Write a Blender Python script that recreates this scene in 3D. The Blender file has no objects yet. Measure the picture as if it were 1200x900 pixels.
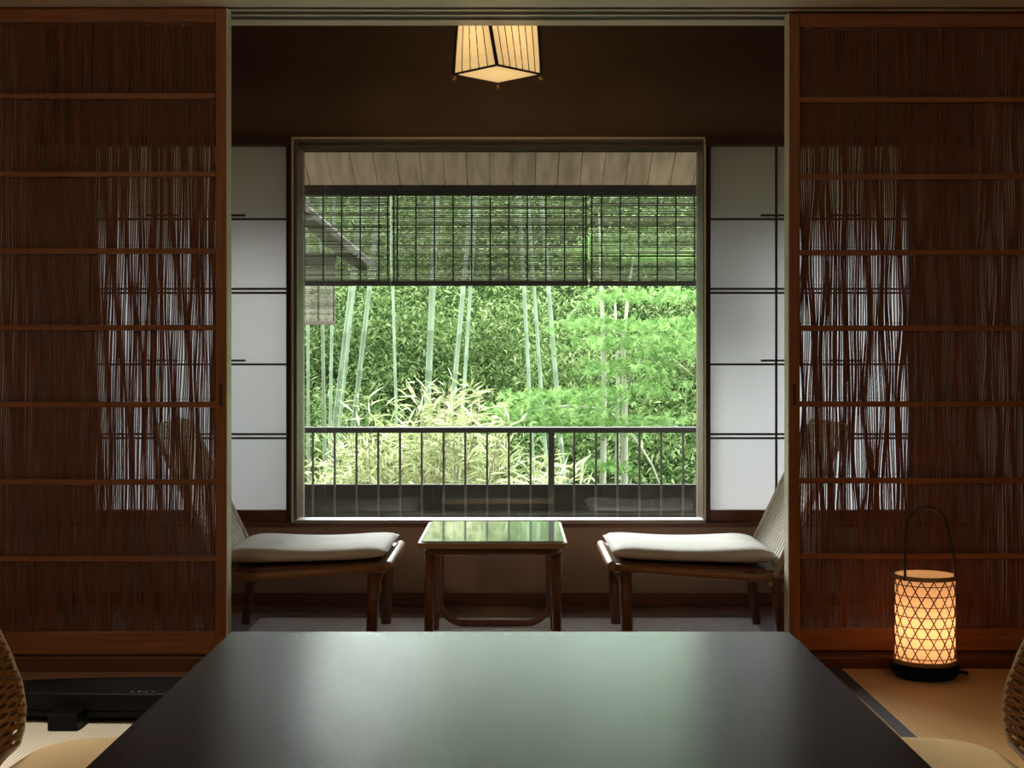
import bpy, math, random
import numpy as np
from mathutils import Vector, Matrix
random.seed(7)
PI = math.pi
S = bpy.context.scene
COL = S.collection

# ------------------------------------------------------------------ camera
F, HY, HX, CAMH = 1665.0, 432.0, 601.0, 0.954          # focal in px, horizon row, vanishing column, eye height
cam = bpy.data.objects.new('camera', bpy.data.cameras.new('camera'))
COL.objects.link(cam)
cam.location = (0, 0, CAMH); cam.rotation_euler = (PI/2, 0, 0)
cam.data.sensor_width = 36; cam.data.lens = F/1200*36
cam.data.shift_x = -1/1200; cam.data.shift_y = -18/1200
cam.data.clip_start = 0.05; cam.data.clip_end = 200
S.camera = cam

# ------------------------------------------------------------------ light
SKY, SUN, ROOM_FILL, EXPO = 6.5, 7.0, 6.6, 0.45
w = bpy.data.worlds.new('overcast_sky'); S.world = w; w.use_nodes = True
bg = w.node_tree.nodes['Background']
bg.inputs['Color'].default_value = (0.86, 0.93, 1.0, 1); bg.inputs['Strength'].default_value = SKY
sun = bpy.data.objects.new('sun', bpy.data.lights.new('sun', 'SUN')); COL.objects.link(sun)
sun.data.energy = SUN; sun.data.angle = math.radians(24); sun.data.color = (0.95, 0.97, 1.0)
sun.rotation_euler = Vector((0.22, -0.88, -0.42)).to_track_quat('-Z', 'Y').to_euler()
def area(name, loc, size, energy, color, target):
    l = bpy.data.lights.new(name, 'AREA'); l.shape = 'RECTANGLE'; l.size, l.size_y = size
    l.energy = energy; l.color = color
    o = bpy.data.objects.new(name, l); COL.objects.link(o); o.location = loc
    o.rotation_euler = (Vector(target)-Vector(loc)).to_track_quat('-Z', 'Y').to_euler()
    return o
area('room_fill_left', (-2.05, 0.6, 2.25), (0.5, 0.5), ROOM_FILL, (1, 0.70, 0.40), (-0.6, 3.6, 0.3))  # unseen pair of warm fill lights, added to lift the room
area('room_fill_right', (2.05, 0.6, 2.25), (0.5, 0.5), ROOM_FILL*0.75, (1, 0.70, 0.40), (0.6, 3.6, 0.3))
dl = area('floor_fill', (-1.36, 2.75, 2.44), (0.18, 0.18), 6.5, (1, 0.86, 0.68), (-1.2, 3.1, 0)); dl.data.spread = math.radians(62)  # added spot, brightens the floor and seat at the left
dr = area('floor_fill', (1.36, 2.75, 2.44), (0.18, 0.18), 3.2, (1, 0.84, 0.62), (1.2, 2.85, 0)); dr.data.spread = math.radians(62)  # added spot, brightens the seat and tatami at the right
S.view_settings.view_transform = 'Standard'; S.view_settings.look = 'None'
S.view_settings.exposure = EXPO; S.view_settings.gamma = 1; S.view_settings.use_curve_mapping = False

# ------------------------------------------------------------------ helpers
def PX(px, z): return (px-HX)*z/F
def PZ(py, z): return CAMH-(py-HY)*z/F
def P(px, py, z): return Vector((PX(px, z), z, PZ(py, z)))

def mat(name, col, rough=0.6, var=0.0, scale=(8, 8, 8), metal=0.0, coat=0.0, bump=0.0, bscale=60, spec=0.5, distort=0.0):
    m = bpy.data.materials.new(name); m.use_nodes = True
    nt = m.node_tree; b = nt.nodes['Principled BSDF']
    b.inputs['Base Color'].default_value = (*col, 1); b.inputs['Roughness'].default_value = rough
    b.inputs['Metallic'].default_value = metal; b.inputs['Coat Weight'].default_value = coat
    b.inputs['Specular IOR Level'].default_value = spec
    if var or bump:
        tc = nt.nodes.new('ShaderNodeTexCoord'); mp = nt.nodes.new('ShaderNodeMapping')
        mp.inputs['Scale'].default_value = scale
        nt.links.new(tc.outputs['Object'], mp.inputs['Vector'])
        n = nt.nodes.new('ShaderNodeTexNoise'); n.inputs['Scale'].default_value = 1; n.inputs['Detail'].default_value = 5
        n.inputs['Distortion'].default_value = distort
        nt.links.new(mp.outputs['Vector'], n.inputs['Vector'])
        if var:
            r = nt.nodes.new('ShaderNodeValToRGB')
            r.color_ramp.elements[0].position = 0.3; r.color_ramp.elements[1].position = 0.72
            r.color_ramp.elements[0].color = (*[max(0, c*(1-var)) for c in col], 1)
            r.color_ramp.elements[1].color = (*[min(1, c*(1+var)) for c in col], 1)
            nt.links.new(n.outputs['Fac'], r.inputs['Fac']); nt.links.new(r.outputs['Color'], b.inputs['Base Color'])
        if bump:
            n2 = nt.nodes.new('ShaderNodeTexNoise'); n2.inputs['Scale'].default_value = bscale; n2.inputs['Detail'].default_value = 3
            nt.links.new(tc.outputs['Object'], n2.inputs['Vector'])
            bp = nt.nodes.new('ShaderNodeBump'); bp.inputs['Strength'].default_value = bump; bp.inputs['Distance'].default_value = 0.002
            nt.links.new(n2.outputs['Fac'], bp.inputs['Height']); nt.links.new(bp.outputs['Normal'], b.inputs['Normal'])
    return m

def thin(name, col, trans, colt=None, rough=0.6, island=None, emit=None):
    """diffuse + translucent sheet (paper, leaf, cloth); island=(dark,light) colours vary leaf by leaf"""
    m = bpy.data.materials.new(name); m.use_nodes = True
    nt = m.node_tree; nt.nodes.clear()
    out = nt.nodes.new('ShaderNodeOutputMaterial'); d = nt.nodes.new('ShaderNodeBsdfDiffuse'); t = nt.nodes.new('ShaderNodeBsdfTranslucent')
    mx = nt.nodes.new('ShaderNodeMixShader'); mx.inputs[0].default_value = trans
    d.inputs['Color'].default_value = (*col, 1); t.inputs['Color'].default_value = (*(colt or col), 1)
    if island:
        g = nt.nodes.new('ShaderNodeNewGeometry'); r = nt.nodes.new('ShaderNodeValToRGB')
        r.color_ramp.elements[0].color = (*island[0], 1); r.color_ramp.elements[1].color = (*island[-1], 1)
        for k, c in enumerate(island[1:-1]):
            e = r.color_ramp.elements.new((k+1)/(len(island)-1)); e.color = (*c, 1)
        nt.links.new(g.outputs['Random Per Island'], r.inputs['Fac'])
        nt.links.new(r.outputs['Color'], d.inputs['Color']); nt.links.new(r.outputs['Color'], t.inputs['Color'])
    nt.links.new(d.outputs[0], mx.inputs[1]); nt.links.new(t.outputs[0], mx.inputs[2])
    last = mx
    if emit:
        e = nt.nodes.new('ShaderNodeEmission'); e.inputs['Color'].default_value = (*emit[0], 1); e.inputs['Strength'].default_value = emit[1]
        ad = nt.nodes.new('ShaderNodeAddShader'); nt.links.new(mx.outputs[0], ad.inputs[0]); nt.links.new(e.outputs[0], ad.inputs[1]); last = ad
    nt.links.new(last.outputs[0], out.inputs['Surface'])
    return m

class MB:
    def __init__(s): s.v = []; s.f = []
    def add(s, vs, fs):
        o = len(s.v); s.v += [tuple(p) for p in vs]; s.f += [tuple(i+o for i in f) for f in fs]; return s
    def box(s, x0, x1, y0, y1, z0, z1):
        return s.add([(x0,y0,z0),(x1,y0,z0),(x1,y1,z0),(x0,y1,z0),(x0,y0,z1),(x1,y0,z1),(x1,y1,z1),(x0,y1,z1)],
                     [(3,2,1,0),(4,5,6,7),(0,1,5,4),(1,2,6,5),(2,3,7,6),(3,0,4,7)])
    def hexa(s, a, b):
        return s.add(list(a)+list(b), [(3,2,1,0),(4,5,6,7),(0,1,5,4),(1,2,6,5),(2,3,7,6),(3,0,4,7)])
    def tube(s, pts, r, n=8, closed=False, flat=1.0, up=None):
        pts = [Vector(p) for p in pts]; N = len(pts); rs = r if isinstance(r, (list, tuple)) else [r]*N
        o = len(s.v); ref = Vector(up) if up else None
        for i, p in enumerate(pts):
            a = pts[(i-1) % N] if (closed or i > 0) else p; b = pts[(i+1) % N] if (closed or i < N-1) else p
            t = (b-a).normalized()
            if ref is None: ref = Vector((0,0,1)) if abs(t.z) < 0.9 else Vector((0,1,0))
            u = ref-t*ref.dot(t)
            if u.length < 1e-5: u = Vector((1,0,0))-t*t.x
            u.normalize(); v = t.cross(u)
            if not up: ref = u
            for k in range(n):
                an = 2*PI*(k+0.5)/n
                s.v.append(tuple(p+u*(math.cos(an)*rs[i])+v*(math.sin(an)*rs[i]*flat)))
        for i in range(N if closed else N-1):
            j = (i+1) % N
            for k in range(n):
                s.f.append((o+i*n+k, o+i*n+(k+1)%n, o+j*n+(k+1)%n, o+j*n+k))
        if not closed:
            s.f.append(tuple(o+k for k in reversed(range(n)))); s.f.append(tuple(o+(N-1)*n+k for k in range(n)))
        return s
    def lathe(s, prof, c=(0,0,0), n=40, cap=True):
        o = len(s.v)
        for (r, z) in prof:
            for k in range(n):
                a = 2*PI*k/n; s.v.append((c[0]+r*math.cos(a), c[1]+r*math.sin(a), c[2]+z))
        for i in range(len(prof)-1):
            for k in range(n):
                s.f.append((o+i*n+k, o+i*n+(k+1)%n, o+(i+1)*n+(k+1)%n, o+(i+1)*n+k))
        if cap and prof[0][0] > 0: s.f.append(tuple(o+k for k in reversed(range(n))))
        if cap and prof[-1][0] > 0: s.f.append(tuple(o+(len(prof)-1)*n+k for k in range(n)))
        return s
    def prism(s, poly, z0, z1):
        n = len(poly)
        return s.add([(x,y,z0) for x,y in poly]+[(x,y,z1) for x,y in poly],
              [tuple(reversed(range(n))), tuple(range(n,2*n))]+[(i,(i+1)%n,n+(i+1)%n,n+i) for i in range(n)])
    def build(s, name, m, parent=None, bevel=0, smooth=False, segs=2):
        me = bpy.data.meshes.new(name); me.from_pydata(s.v, [], s.f); me.update()
        if smooth: me.polygons.foreach_set('use_smooth', [True]*len(me.polygons))
        me.materials.append(m)
        o = bpy.data.objects.new(name, me); COL.objects.link(o)
        if parent:
            o.parent = parent
        if bevel:
            b = o.modifiers.new('bevel', 'BEVEL'); b.width = bevel; b.segments = segs; b.limit_method = 'ANGLE'
        return o
def smooth_by_angle(o, ang=35):
    me = o.data; me.polygons.foreach_set('use_smooth', [True]*len(me.polygons)); me.set_sharp_from_angle(angle=math.radians(ang)); return o
def tag(o, label, cat, group=None, kind=None):
    o['label'] = label; o['category'] = cat
    if group: o['group'] = group
    if kind: o['kind'] = kind
    return o
def struct(o, label=None):
    o['kind'] = 'structure'
    if label: o['label'] = label
    return o
def thing(name, loc, label, cat, group=None, rz=0):
    o = bpy.data.objects.new(name, None); COL.objects.link(o); o.location = loc; o.rotation_euler.z = rz
    o.empty_display_size = 0.1
    return tag(o, label, cat, group)
def box(name, m, x0, x1, y0, y1, z0, z1, parent=None, bevel=0.002):
    return MB().box(x0,x1,y0,y1,z0,z1).build(name, m, parent, bevel)

# ------------------------------------------------------------------ materials
M = {}
M['door_wood'] = mat('red_cedar', (0.28, 0.098, 0.028), 0.45, 0.25, (60, 60, 3), spec=0.4)
M['door_wood_h'] = mat('red_cedar_crosswise', (0.28, 0.098, 0.028), 0.45, 0.25, (3, 60, 60), spec=0.4)
M['reed'] = mat('reed', (0.17, 0.052, 0.022), 0.6, 0.45, (230, 5, 6))
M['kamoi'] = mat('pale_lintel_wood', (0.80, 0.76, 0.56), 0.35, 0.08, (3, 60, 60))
M['sill'] = mat('sill_wood', (0.10, 0.032, 0.012), 0.35, 0.2, (3, 60, 60))
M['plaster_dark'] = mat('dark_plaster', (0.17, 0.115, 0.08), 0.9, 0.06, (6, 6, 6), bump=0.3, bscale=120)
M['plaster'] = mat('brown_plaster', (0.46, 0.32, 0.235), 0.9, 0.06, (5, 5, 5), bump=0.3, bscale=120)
M['room_wall'] = mat('room_plaster', (0.28, 0.2, 0.13), 0.9, 0.06, (5, 5, 5))
M['ceiling'] = mat('ceiling_wood', (0.22, 0.14, 0.08), 0.6, 0.2, (40, 3, 3))
M['dark_wood'] = mat('dark_trim_wood', (0.075, 0.034, 0.02), 0.45, 0.2, (4, 60, 60))
M['red_trim'] = mat('reddish_trim_wood', (0.2, 0.07, 0.035), 0.45, 0.2, (4, 60, 60))
M['frame_wood'] = mat('window_jamb_wood', (0.16, 0.11, 0.07), 0.45, 0.2, (60, 60, 4))
M['pale_wood'] = mat('pale_sill_wood', (0.42, 0.34, 0.32), 0.5, 0.1, (4, 60, 60))
M['floor'] = mat('floor_boards', (0.22, 0.1, 0.05), 0.4, 0.25, (3, 30, 30))
M['floor_sun'] = mat('sunroom_floor', (0.5, 0.5, 0.58), 0.35, 0.08, (3, 30, 30))
M['lacquer'] = mat('black_lacquer', (0.008, 0.009, 0.008), 0.20, bump=0.16, bscale=420, spec=0.92)
M['black'] = mat('black_lacquer_wood', (0.006, 0.006, 0.006), 0.4, 0.2, (5, 40, 40), spec=0.08)
M['tatami_edge'] = mat('tatami_edging', (0.012, 0.014, 0.02), 0.8, 0.2, (90, 90, 90))
M['chair_wood'] = mat('chestnut_wood', (0.17, 0.06, 0.026), 0.38, 0.3, (40, 40, 5))
M['chair_rail'] = mat('honey_wood', (0.34, 0.17, 0.07), 0.35, 0.25, (5, 40, 40))
M['cream'] = mat('cream_cushion', (0.74, 0.70, 0.62), 0.9, 0.05, (9, 9, 9), bump=0.25, bscale=500)
M['tan'] = mat('tan_cushion', (0.62, 0.47, 0.27), 0.9, 0.06, (9, 9, 9), bump=0.25, bscale=500)
M['cord'] = mat('pale_cord', (0.76, 0.70, 0.57), 0.8, 0.12, (60, 60, 6))
M['wicker'] = mat('rattan_weave', (0.33, 0.16, 0.045), 0.85, 0.3, (30, 30, 90), spec=0.15)
M['piping'] = mat('pale_piping', (0.72, 0.65, 0.48), 0.6)
M['glass_top'] = mat('pale_gloss_top', (0.34, 0.37, 0.29), 0.1, 0.05, (20, 20, 20), bump=0.03, bscale=90, coat=0.6, spec=0.7)
M['table_edge'] = mat('light_oak_edge', (0.40, 0.26, 0.12), 0.5, 0.2, (4, 40, 40))
M['rug'] = mat('pale_rug', (0.93, 0.91, 0.97), 0.95, 0.12, (26, 26, 26), bump=0.8, bscale=140, distort=1.5)
M['rug_edge'] = mat('rug_binding', (0.3, 0.2, 0.12), 0.9, 0.2, (60, 60, 60))
M['brass'] = mat('brass', (0.6, 0.35, 0.16), 0.3, metal=1)
M['iron'] = mat('dark_iron', (0.02, 0.016, 0.012), 0.45)
M['lattice'] = mat('lattice_bamboo', (0.10, 0.032, 0.012), 0.6)
M['rim'] = mat('bamboo_rim', (0.34, 0.19, 0.07), 0.5, 0.2, (20, 20, 50))
M['lamp_slat'] = mat('dark_lamp_slats', (0.03, 0.018, 0.01), 0.6)
M['paper'] = thin('shoji_paper', (0.72, 0.70, 0.63), 0.5, (0.68, 0.69, 0.685))
M['lantern_paper'] = thin('lantern_paper', (0.8, 0.68, 0.48), 0.6, (0.92, 0.63, 0.45), emit=((1, 0.56, 0.22), 0.15))
M['pendant_paper'] = thin('pendant_paper', (0.75, 0.65, 0.42), 0.6, (0.85, 0.7, 0.4), emit=((1, 0.72, 0.36), 0.22))
M['rail'] = mat('dark_railing', (0.02, 0.018, 0.014), 0.5)
M['baluster'] = mat('grey_metal_bars', (0.06, 0.055, 0.048), 0.45)
M['kick'] = mat('weathered_board', (0.026, 0.025, 0.018), 0.8, 0.35, (3, 20, 30))
M['deck'] = mat('grey_deck', (0.24, 0.22, 0.19), 0.6, 0.25, (30, 3, 3))
M['soffit'] = mat('soffit_boards', (0.5, 0.39, 0.27), 0.45, 0.3, (25, 3, 3))
M['gutter'] = mat('dark_gutter', (0.035, 0.03, 0.025), 0.5)
M['thread'] = mat('blind_thread', (0.01, 0.012, 0.008), 0.8)
M['slat'] = thin('blind_reed_slats', (0.17, 0.18, 0.125), 0.38, (0.25, 0.3, 0.15), island=((0.11, 0.118, 0.085), (0.25, 0.265, 0.20), (0.38, 0.39, 0.31)))
M['slat_far'] = thin('beige_reed_slats', (0.5, 0.45, 0.36), 0.3, island=((0.10, 0.085, 0.065), (0.2, 0.175, 0.135), (0.28, 0.25, 0.2)))
M['shingle'] = mat('weathered_shingle', (0.13, 0.12, 0.105), 0.85, 0.4, (3, 30, 30))
M['culm'] = mat('bamboo_culm', (0.17, 0.235, 0.135), 0.5, 0.22, (20, 20, 1.5))
M['bark'] = mat('pale_bark', (0.36, 0.36, 0.26), 0.8, 0.3, (20, 20, 5))
M['twig'] = mat('brown_twig', (0.25, 0.2, 0.13), 0.8)
M['ground'] = mat('garden_ground', (0.016, 0.028, 0.010), 1.0, 0.5, (2, 2, 2), spec=0.0)
M['leaf_bg'] = thin('bamboo_leaves', (0.1, 0.2, 0.06), 0.4, island=((0.022, 0.052, 0.018), (0.10, 0.175, 0.05), (0.22, 0.31, 0.10), (0.46, 0.54, 0.27)))
M['leaf_maple'] = thin('maple_leaves', (0.1, 0.3, 0.08), 0.45, island=((0.095, 0.19, 0.05), (0.18, 0.325, 0.09), (0.33, 0.47, 0.18)))
M['leaf_bush'] = thin('pale_bamboo_grass_leaves', (0.4, 0.45, 0.15), 0.4, island=((0.24, 0.30, 0.11), (0.48, 0.51, 0.25), (0.74, 0.74, 0.50)))
def tatami_mat(name, c, c2):
    m = bpy.data.materials.new(name); m.use_nodes = True; nt = m.node_tree; b = nt.nodes['Principled BSDF']
    tc = nt.nodes.new('ShaderNodeTexCoord')
    wv = nt.nodes.new('ShaderNodeTexWave'); wv.bands_direction = 'Y'; wv.inputs['Scale'].default_value = 26; wv.inputs['Distortion'].default_value = 0.4
    wx = nt.nodes.new('ShaderNodeTexWave'); wx.bands_direction = 'X'; wx.inputs['Scale'].default_value = 30; wx.inputs['Distortion'].default_value = 0.6
    nt.links.new(tc.outputs['Object'], wv.inputs['Vector']); nt.links.new(tc.outputs['Object'], wx.inputs['Vector'])
    mu = nt.nodes.new('ShaderNodeMath'); mu.operation = 'MULTIPLY'
    nt.links.new(wv.outputs['Fac'], mu.inputs[0]); nt.links.new(wx.outputs['Fac'], mu.inputs[1])
    r = nt.nodes.new('ShaderNodeValToRGB'); r.color_ramp.elements[0].color = (*c2, 1); r.color_ramp.elements[1].color = (*c, 1); r.color_ramp.elements[1].position = 0.55
    nt.links.new(mu.outputs[0], r.inputs['Fac']); nt.links.new(r.outputs['Color'], b.inputs['Base Color'])
    bp = nt.nodes.new('ShaderNodeBump'); bp.inputs['Strength'].default_value = 0.4; bp.inputs['Distance'].default_value = 0.002
    nt.links.new(mu.outputs[0], bp.inputs['Height']); nt.links.new(bp.outputs['Normal'], b.inputs['Normal'])
    b.inputs['Roughness'].default_value = 0.6
    return m
M['tatami'] = tatami_mat('tatami_straw', (0.62, 0.38, 0.165), (0.42, 0.24, 0.09))
M['tatami_lit'] = tatami_mat('tatami_straw_lit', (0.80, 0.77, 0.68), (0.50, 0.46, 0.38))  # paler copy of the straw, light on the floor painted in
def glass_mat():
    m = bpy.data.materials.new('window_glass'); m.use_nodes = True; nt = m.node_tree; nt.nodes.clear()
    out = nt.nodes.new('ShaderNodeOutputMaterial'); t = nt.nodes.new('ShaderNodeBsdfTransparent'); g = nt.nodes.new('ShaderNodeBsdfGlossy')
    g.inputs['Roughness'].default_value = 0.02; t.inputs['Color'].default_value = (0.96, 0.98, 0.96, 1)
    fr = nt.nodes.new('ShaderNodeFresnel'); fr.inputs['IOR'].default_value = 1.45; mx = nt.nodes.new('ShaderNodeMixShader')
    nt.links.new(fr.outputs[0], mx.inputs[0]); nt.links.new(t.outputs[0], mx.inputs[1]); nt.links.new(g.outputs[0], mx.inputs[2]); nt.links.new(mx.outputs[0], out.inputs['Surface'])
    return m
M['glass'] = glass_mat()

# ------------------------------------------------------------------ room shell
RX, DY, WY = 2.4, 4.5, 5.55
struct(box('floor', M['floor'], -RX, RX, -1.2, 4.47, -0.2, 0.0, bevel=0))
struct(box('floor_sunroom', M['floor_sun'], -1.85, 1.8, 4.75, 5.75, -0.2, 0.0, bevel=0))
struct(box('ceiling', M['ceiling'], -RX, RX, -1.2, 4.75, 2.5, 2.6, bevel=0))
struct(box('ceiling_sunroom', M['ceiling'], -1.95, 1.9, 4.75, 5.75, 2.4, 2.6, bevel=0))
struct(box('wall_left', M['room_wall'], -RX-0.12, -RX, -1.2, 4.75, 0, 2.5, bevel=0))
struct(box('wall_right', M['room_wall'], RX, RX+0.12, -1.2, 4.75, 0, 2.5, bevel=0))
struct(box('wall_back', M['room_wall'], -RX, RX, -1.32, -1.2, 0, 2.5, bevel=0))
b = MB().box(-RX, RX, 4.46, 4.72, 2.2, 2.5)                       # above the sliding screens and beside them
b.box(-RX, -1.875, 4.5, 4.7, 0.045, 2.1).box(1.86, RX, 4.5, 4.7, 0.045, 2.1)
struct(b.build('wall_partition', M['room_wall']))
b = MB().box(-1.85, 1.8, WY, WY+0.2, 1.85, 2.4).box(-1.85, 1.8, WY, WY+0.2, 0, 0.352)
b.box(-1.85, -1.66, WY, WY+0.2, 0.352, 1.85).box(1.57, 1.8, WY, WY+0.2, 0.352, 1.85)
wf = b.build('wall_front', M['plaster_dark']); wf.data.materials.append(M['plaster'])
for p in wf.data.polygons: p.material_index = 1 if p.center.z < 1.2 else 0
struct(wf)
struct(box('wall_sunroom_left', M['plaster'], -1.95, -1.85, 4.75, 5.75, 0, 2.4, bevel=0))
struct(box('wall_sunroom_right', M['plaster'], 1.8, 1.9, 4.75, 5.75, 0, 2.4, bevel=0))
# grooved head track and sill of the opening
b = MB()
g = [(4.503, 4.537), (4.556, 4.602), (4.622, 4.672)]; y = 4.40
for (a, c) in g: b.box(-RX, RX, y, a, 2.1, 2.2); b.box(-RX, RX, a, c, 2.15, 2.2); y = c
b.box(-RX, RX, y, 4.748, 2.1, 2.2)
tr = struct(b.build('trim_1', M['kamoi']), 'grooved wooden head track over the opening')
b = MB()
for (a, c) in g: b.box(-RX, RX, a+0.0005, c-0.0005, 2.1035, 2.149)
b.build('groove_shade', M['gutter'], tr)  # dark filler standing in for the shade inside the grooves
struct(box('trim_2', M['sill'], -RX, RX, 4.47, 4.75, 0, 0.045), 'wooden sill track under the screens')
# trim of the window wall
struct(box('trim_3', M['dark_wood'], -1.85, -0.862, WY-0.02, WY+0.01, 1.825, 1.862))
struct(box('trim_4', M['dark_wood'], 0.75, 1.8, WY-0.02, WY+0.01, 1.825, 1.862))
struct(box('trim_5', M['red_trim'], -1.85, 1.8, WY-0.014, WY+0.0, 0.336, 0.354))
struct(box('baseboard_front', M['red_trim'], -1.85, 1.8, WY-0.016, WY, 0.03, 0.078))
# window
wx0, wx1, wz0, wz1, wy1 = -0.842, 0.742, 0.366, 1.846, WY+0.2
b = MB().box(wx0-0.026, wx0, WY-0.012, wy1, wz0-0.012, wz1+0.01).box(wx1, wx1+0.012, WY-0.012, wy1, wz0-0.012, wz1+0.01)
win = struct(b.build('window_1', M['frame_wood'], bevel=0.002), 'wide wooden window looking onto the garden')
box('window_sill', M['pale_wood'], wx0-0.01, wx1+0.008, WY-0.03, WY+0.075, wz0-0.014, wz0, win)
h = MB().box(wx0, wx1, WY-0.012, wy1, wz1-0.004, wz1+0.012)
for k, yy in enumerate((5.58, 5.63, 5.68, 5.73)): h.box(wx0, wx1, yy, yy+0.018, wz1-0.018, wz1-0.004)
h.build('window_head', M['frame_wood'], win)
e = MB()
for x in (wx0-0.020, wx1+0.003): e.box(x, x+0.007, WY-0.017, WY-0.012, wz0-0.012, wz1+0.008)
e.box(wx0-0.02, wx1+0.01, WY-0.017, WY-0.012, wz1+0.002, wz1+0.01)
e.build('window_edging', M['kamoi'], win)
box('window_pane', M['glass'], wx0+0.001, wx1-0.001, 5.70, 5.703, wz0+0.001, wz1-0.019, win, bevel=0)

# ------------------------------------------------------------------ sliding reed screens
def reed_door(x_in, sgn, y0, label):
    W, T = 0.95, 0.045
    t = thing('reed_sliding_door', (x_in, y0, 0.046), label, 'sliding door', 'reed sliding doors of the opening')
    X = lambda a, c: (min(sgn*a, sgn*c), max(sgn*a, sgn*c))
    zb, zt = 0.002, 2.052
    for a in (0, W-0.035):
        st = box('stile', M['door_wood'], *X(a, a+0.035), 0, T, zb, zt, t, 0.0025)
        if a == 0:
            MB().tube([(sgn*0.017, -0.001, 0.79+0.0), (sgn*0.017, -0.001, 0.86)], 0.004, 8).build('finger_pull', M['iron'], st)
    box('top_rail', M['door_wood_h'], *X(0.035, W-0.035), 0.002, T-0.002, 2.006, zt, t)
    box('bottom_rail', M['door_wood_h'], *X(0.035, W-0.035), 0.002, T-0.002, zb, 0.073, t)
    for z in (1.819, 1.571, 1.327, 1.084, 0.840, 0.594, 0.351):
        box('crossbar', M['door_wood_h'], *X(0.035, W-0.035), 0.001, 0.017, z-0.046-0.009, z-0.046+0.009, t, 0.002)
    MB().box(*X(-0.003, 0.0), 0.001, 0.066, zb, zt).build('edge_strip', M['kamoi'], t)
    rnd = random.Random(int(abs(x_in)*1e4)); m = MB(); x = 0.036
    nz = 44; z0, z1 = 0.07, 2.01
    # bundles of neighbouring reeds lean together, leaving slits that wander with height
    ph = [(rnd.uniform(0, 6.3), rnd.uniform(45, 190), rnd.uniform(-15, 15), 0.0) for _ in range(16)]
    def flow(x, z): return sum(0.125/k*math.sin(p+k*x+q*z) for p, k, q, _ in ph)
    k = 0
    while x < W-0.037:
        off = rnd.uniform(-0.0009, 0.0009); pts = []; cur = 0
        for i in range(nz+1):
            z = z0+(z1-z0)*i/nz; cur = 0.75*cur+rnd.uniform(-0.0007, 0.0007)
            pts.append((sgn*min(W-0.036, max(0.036, x+off+cur+flow(x, z))), 0.021+(k%2)*0.0016, z))
        m.tube(pts, rnd.uniform(0.0023, 0.00285), 4, up=(0, 1, 0)); k += 1
        x += 0.0043+rnd.choice((0, 0, 0, 0.0004, 0.0008))
    rm = m.build('reed_mat', M['reed'], t)
    th = MB()
    for i in range(17): th.tube([(sgn*0.036, 0.0185, 0.13+i*0.122-0.05), (sgn*(W-0.036), 0.0185, 0.13+i*0.122-0.05)], 0.0009, 4)
    th.build('binding_thread', M['reed'], rm)
    return t
reed_door(-0.908, -1, 4.503, 'sliding reed door left of the opening, behind the low black stand')
reed_door(0.8875, 1, 4.563, 'sliding reed door right of the opening, behind the glowing lantern')

# ------------------------------------------------------------------ shoji
def shoji(x0, x1, sgn, label):
    y0 = WY+0.012; T = 0.03
    t = thing('shoji_screen', ((x0+x1)/2, y0, 0.354), label, 'shoji screen', 'shoji screens beside the window')
    c = (x0+x1)/2; a, b_ = x0-c, x1-c; zb, zt = 0.0, 1.486
    box('stile', M['dark_wood'], a, a+0.02, 0, T, zb, zt, t); box('stile', M['dark_wood'], b_-0.02, b_, 0, T, zb, zt, t)
    box('top_rail', M['dark_wood'], a+0.02, b_-0.02, 0, T, zt-0.014, zt, t)
    box('bottom_rail', M['red_trim'], a+0.02, b_-0.02, 0, T, zb, 0.046, t)
    box('paper', M['paper'], a+0.018, b_-0.018, 0.02, 0.021, 0.03, zt-0.01, t, 0)
    def bar(xa, xb, z): box('muntin', M['dark_wood'], xa, xb, 0.008, 0.0195, z-0.0042, z+0.0042, t, 0.001)
    rows = [PZ(256, WY)-0.354, PZ(340.5, WY)-0.354, PZ(427, WY)-0.354, PZ(511.5, WY)-0.354]
    vx = sgn*((911-601)*WY/F) if sgn > 0 else -1.11
    for k, z in enumerate(rows):
        if k % 2: bar(a+0.02, b_-0.02, z+0.008); bar(a+0.02, b_-0.02, z-0.008)
        else:
            bar(a+0.02, b_-0.02, z)
    for vxx in (vx, vx+sgn*0.27):
        box('muntin', M['dark_wood'], vxx-c-0.0042, vxx-c+0.0042, 0.007, 0.0195, 0.046, zt-0.014, t, 0.001)
        for k in (0, 2): bar(vxx-c-0.06, vxx-c+0.06, rows[k]+0.015)
shoji(-1.66, -0.868, -1, 'white paper shoji screen left of the window, beyond the left lounge chair')
shoji(0.754, 1.57, 1, 'white paper shoji screen right of the window, beyond the right lounge chair')

# ------------------------------------------------------------------ outside shell: eave, deck, ground
b = MB().box(-3.2, 3.2, -1.5, 5.78, 2.6, 2.75)
struct(b.build('roof', M['shingle']))
b = MB(); nb = 64
ya, za, yb, zb = 5.74, 2.035, 6.33, 1.772
for i in range(nb):
    x0 = -3.2+i*0.1; x1 = x0+0.0975
    b.hexa([(x0,ya,za),(x1,ya,za),(x1,yb,zb),(x0,yb,zb)], [(x0,ya,za+0.02),(x1,ya,za+0.02),(x1,yb,zb+0.02),(x0,yb,zb+0.02)])
b.hexa([(-3.2,5.6,za+0.09),(3.2,5.6,za+0.09),(3.2,yb+0.05,zb+0.02),(-3.2,yb+0.05,zb+0.02)], [(-3.2,5.6,2.62),(3.2,5.6,2.62),(3.2,yb+0.05,zb+0.05),(-3.2,yb+0.05,zb+0.05)])
struct(b.build('eave_soffit', M['soffit']))
struct(MB().box(-3.2, 3.2, 6.33, 6.37, 1.748, 1.785).build('eave_beam', M['gutter']))
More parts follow.
